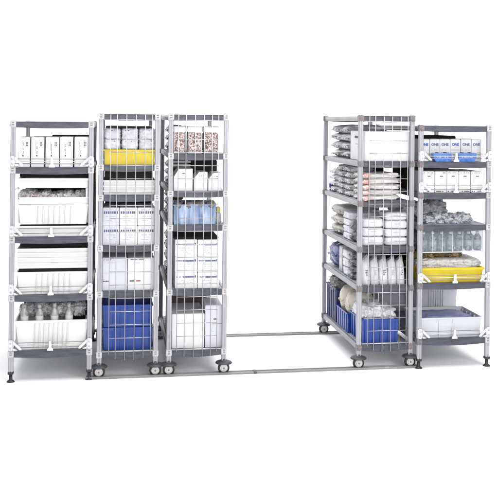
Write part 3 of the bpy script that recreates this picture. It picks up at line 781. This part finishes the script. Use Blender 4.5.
bag(((bx0+bx1)/2, .66, T+.235), (.13, .08, .135), CREAM, 'cream film bag standing in the middle blue tote, farther one', n=10, p=2.8, amp=.10, pinch=.1)
plain_tote(bx0+.005, bx1+.07, .78, 1.12, T+.001, .30, NAVY, 'tall navy blue tote with grey film on top, rear of bottom shelf', 'blue totes along the bottom shelf')
crumple((UX[4]+.19, .95, T+.25), .17, .15, .065, DBAG, 'dark grey crinkled film heaped on the tall navy tote', n=3, seed=15)

# ================================================================== unit 5: far right
T = TOPS[5][1]
CX = [419.8,430,440.2,450.6,461.2,471.6,482]
for k in range(6):
    def dr(p, w, h):
        random.seed(30+k); printrow(p, -w*.4, w*.4, h*.50, .006, INKGR, .7); printrow(p, -w*.4, w*.4, h*.40, .005, INKGR if k % 2 else INKBL, .6)
        printrow(p, -w*.3, w*.3, h*.30, .005, INKGR, .4)
    t, w_, h_ = carton(5, CX[k], CX[k+1]-.3, 139.4, 161.6, 'white carton lettered ONE in blue, %s from the left, far right unit' % ORD[k], dy=.10, dep=.26, base=T+.001, draw=dr, group='white cartons lettered in blue')
    text_part('lettering', 'ONE', .029, INKBL if k % 3 else INKB2, t, (0, -.0006, h_*.76), bold=.0016)
for k, (a, b) in enumerate(((433.6,451.6),(458.6,476.4))):
    x0, x1, z0, z1, Y = rect(5, a, b, 153.2, 161.8, .02)
    t = thing('blue_pack', ('left bright blue pack in front of the lettered cartons, far right unit', 'right bright blue pack in front of the lettered cartons, far right unit')[k], 'pack', ((x0+x1)/2, Y, T+.001), 'bright blue packs')
    h_ = z1-T-.001; w_ = x1-x0
    m = MB(); m.prism([(-w_/2+(.02 if k == 0 else 0),0),(w_/2-(0 if k == 0 else .02),0),(w_/2,h_*.55),(w_/2,h_),(-w_/2,h_),(-w_/2,h_*.55)], 0, .06, BLPK); m.build('film', t)
    m = MB(); random.seed(k)
    for q in range(2): m.box(-w_*.3+q*w_*.45, -w_*.3+q*w_*.45+.012, -.0015, .05, h_, h_+.006, INKBK)
    printrow(m, -w_*.35, w_*.35, h_*.5, .006, CARDL, .6); m.build('print', t)
block(5, .0, .46, .40, .9, T, 1.868, CHAR, 'dark shade filler behind the cartons lettered in blue, far right unit')  # added dark block, paints the dark strip above the lettered cartons
T = TOPS[5][2]
CX = [423.2,435.4,447.4,459.4,471.2,483.2]
for k in range(5):
    def dr(p, w, h):
        random.seed(50+k); p.box(-w*.10, w*.16, -.0013, 0, h*.76, h*.80, INKBK)
        printrow(p, -w*.42, w*.42, h*.04, .010, INKBK, .6); printrow(p, -w*.4, w*.4, h*.92, .006, BROWN, .6)
        if k in (1, 4): p.box(w*.0, w*.44, -.001, 0, h*.18, h*.62, CARDP)
    carton(5, CX[k], CX[k+1]-.35, 171.6, 192.6, 'small-marked white carton, %s from the left, third shelf of far right unit' % ORD[k], dy=.01, dep=.34, base=T+.001, m=(CARDP if k % 2 else CARD), draw=dr, group='small-marked white cartons')
block(5, .03, .40, .40, .8, T, T+.192, BROWN, 'dark brown box behind the small-marked cartons, far right unit')
T = TOPS[5][3]
z0_ = T
crumple((UX[5]+.14, .40, T), .19, .16, .088, GBAG, 'big grey crinkled bag at the back left of the fourth shelf, far right unit', n=3, seed=21)
crumple((UX[5]+.30, .50, T), .10, .12, .085, GBAG, 'small grey crinkled bag at the back middle of the fourth shelf, far right unit', n=2, seed=24)
crumple((UX[5]+.27, .12, T-.005), .19, .09, .042, FILM, 'low bluish crinkled film pile at the front of the fourth shelf, far right unit', n=5, seed=22)
crumple((UX[5]+.38, .14, T-.004), .09, .09, .038, FILM, 'low grey crinkled film pile at the front right of the fourth shelf, far right unit', n=2, seed=23)
# hanging clear basket
x0, x1, z0, z1, Y = rect(5, 421.8, 483, 231.2, 252, .02)
z1 = T-.052; w_, h_ = x1-x0, z1-z0
t = thing('hanging_basket', 'clear plastic basket of bluish bottles hung under the fourth shelf, far right unit', 'basket', ((x0+x1)/2, Y, z0))
m = MB(); a = w_/2
for q in ((-a,a,0,.004),(-a,a,.376,.38)): m.box(*q, 0, h_, CLEAR)
for q in ((-a,-a+.004),(a-.004,a)): m.box(q[0], q[1], .0042, .3758, 0, h_, CLEAR)
m.box(-a+.004, a-.004, .004, .376, .001, .005, CLEAR); m.build('basket_wall', t)
m = MB()
for k in range(7): xx = -a+.002+k*(2*a-.004)/6; m.box(xx-.0022, xx+.0022, -.004, -.0005, 0, h_, TOTEG, .001)
m.box(-a, a, -.004, -.0002, -.004, .004, TOTEG, .001)
m.build('basket_frame', t)
for k in range(7):
    bx = x0+.03+k*(w_-.06)/6
    bb = thing('small_bottle', 'bluish small bottle, %s from the left inside the hanging clear basket' % ORD[k], 'bottle', (bx, Y+.045, z0+.007), 'bluish bottles in the hanging basket')
    m = MB(); m.lathe([(0,0),(.030,0),(.033,.02),(.033,h_*.62),(.02,h_*.74),(.012,h_*.8),(0,h_*.8)], BOTTLE, n=14); m.build('bottle_body', bb)
    m = MB(); m.lathe([(.014,h_*.79),(.014,h_*.9),(0,h_*.9)], CAP, n=12); m.build('cap', bb)
    m = MB(); m.lathe([(.0335,h_*.22),(.0335,h_*.5)], GBAG, n=14); m.build('paper_sleeve', bb)
crumple(((x0+x1)/2, Y+.20, z0+.006), w_/2-.035, .10, h_*.46, DBAG, 'grey crinkled film behind the bottles in the hanging basket', n=4, seed=31)
T = TOPS[5][4]
block(5, .02, .30, .50, 1.05, T, T+.40, CHAR, 'dark gap filler at the left rear of the fifth shelf, far right unit')  # added near-black block, closes a bright slit and darkens the interior
t, w_, h_, q_ = tote(5, 420.6, 484.6, 267.8, 281.8, 'yellow tote with white gauze on the fifth shelf of the far right unit', dy=.0, dep=.42, base=T+.001, m=YELLOW, ribs=0, taper=.025, rim=.020)
zt = q_[3]
bag((UX[5]+.295, .19, zt+.005), (.272, .165, .058), LUMP, 'white lumpy gauze bag filling the yellow tote, far right unit', seal=False, n=24, p=6, amp=.05, pinch=.1, ridge=.06)
crumple((UX[5]+.13, .22, zt+.05), .13, .12, .036, GOLD, 'dark brown gold bag at left on the white gauze, far right unit', n=3, seed=34)
crumple((UX[5]+.33, .20, zt+.052), .09, .10, .034, GOLD, 'brown gold bag at right on the white gauze, far right unit', n=2, seed=36)
T = TOPS[5][5]
t, w_, h_, q_ = tote(5, 420.4, 483, 317.6, 338, 'low pale tote with blue lilac cloth on the bottom shelf, far right unit', dy=-.005, dep=.42, base=T+.001, m=TRAYL, ribm=TRAYL, ribs=2, rim=.012, region=(.30,.52), taper=.02)
zt = q_[3]
t = thing('folded_cloth', 'blue lilac cloth lying in the low pale tote, far right unit', 'cloth', ((q_[0]+q_[1])/2-.01, .17, zt-.08))
m = MB(); m.pillow((0,0,.032), (.225,.15,.040), LILAC, n=20, p=6, amp=.12, pinch=.1, freq=3, ridge=.05); m.build('cloth_fold', t)
tote(5, 419, 458.6, 284.5, 327, 'tall ribbed grey tote behind the cloth tote, bottom shelf of the far right unit', dy=.56, dep=.42, base=T+.001, m=TOTEG, ribm=TRAYL, ribs=7, rim=.02, region=(.25,.62), taper=.01)
plain_tote(UX[5]+.02, UX[5]+.28, .56+UY[5]+.43, 1.10, T+.001, .30, TOTEG, 'small grey tote at the very rear of the far right bottom shelf', 'grey totes at the rear')

for o in col.objects:
    if o.parent is None and 'label' in o and len(o['label'].split()) > 16: print('LONG', len(o['label'].split()), o['label'])

# ------------------------------------------------------------------ light
w = bpy.data.worlds.new('World'); sc.world = w; w.use_nodes = True
w.node_tree.nodes['Background'].inputs[0].default_value = (.93,.96,1,1)
w.node_tree.nodes['Background'].inputs[1].default_value = .40
def area(name, loc, target, size, power, sy=None, color=(1,1,1)):
    l = bpy.data.lights.new(name, 'AREA'); l.energy = power; l.size = size; l.color = color
    if sy: l.shape = 'RECTANGLE'; l.size_y = sy
    o = bpy.data.objects.new(name, l); col.objects.link(o); o.location = loc
    o.rotation_euler = (Vector(target)-Vector(loc)).to_track_quat('-Z', 'Y').to_euler()
    return o
area('front_fill', (1.9, -8.2, 2.15), (1.9, 0, .5), 6.5, 270, sy=1.3)  # added fill near the camera, brightens the floor under the units
area('key_softbox', (5.2, -6.0, 4.2), (1.9, 0, 1.0), 2.4, 175, color=(1,.99,.97))
area('fill_softbox', (-3.6, -5.0, 3.4), (1.6, .3, .9), 2.4, 25, color=(.96,.98,1))
area('backdrop_light', (2, 1.9, 6.6), (2, 5.6, 2.2), 9, 480, sy=1.2)
area('overhead_softbox', (2, -1.2, 6.2), (2, -.6, 0), 7, 330, sy=3)

# ------------------------------------------------------------------ camera
cam = bpy.data.cameras.new('camera'); co = bpy.data.objects.new('camera', cam); col.objects.link(co); sc.camera = co
cam.sensor_width = 36; cam.lens = F_PX/498*36; cam.shift_x = 0; cam.shift_y = -(249-PPY)/498; cam.clip_end = 100
c, s = math.cos(ROLL), math.sin(ROLL)
Rv = Vector((math.cos(YAW), -math.sin(YAW), 0)); Uv = Vector((0,0,1)); Fv = Vector((math.sin(YAW), math.cos(YAW), 0))
X = c*Rv+s*Uv; Yv = -s*Rv+c*Uv; Z = -Fv
co.matrix_world = Matrix(((X.x,Yv.x,Z.x,CAM[0]),(X.y,Yv.y,Z.y,CAM[1]),(X.z,Yv.z,Z.z,CAM[2]),(0,0,0,1)))
sc.render.resolution_x = sc.render.resolution_y = 1024
sc.view_settings.view_transform = 'Standard'; sc.view_settings.look = 'None'
sc.view_settings.exposure = .22; sc.view_settings.gamma = 1
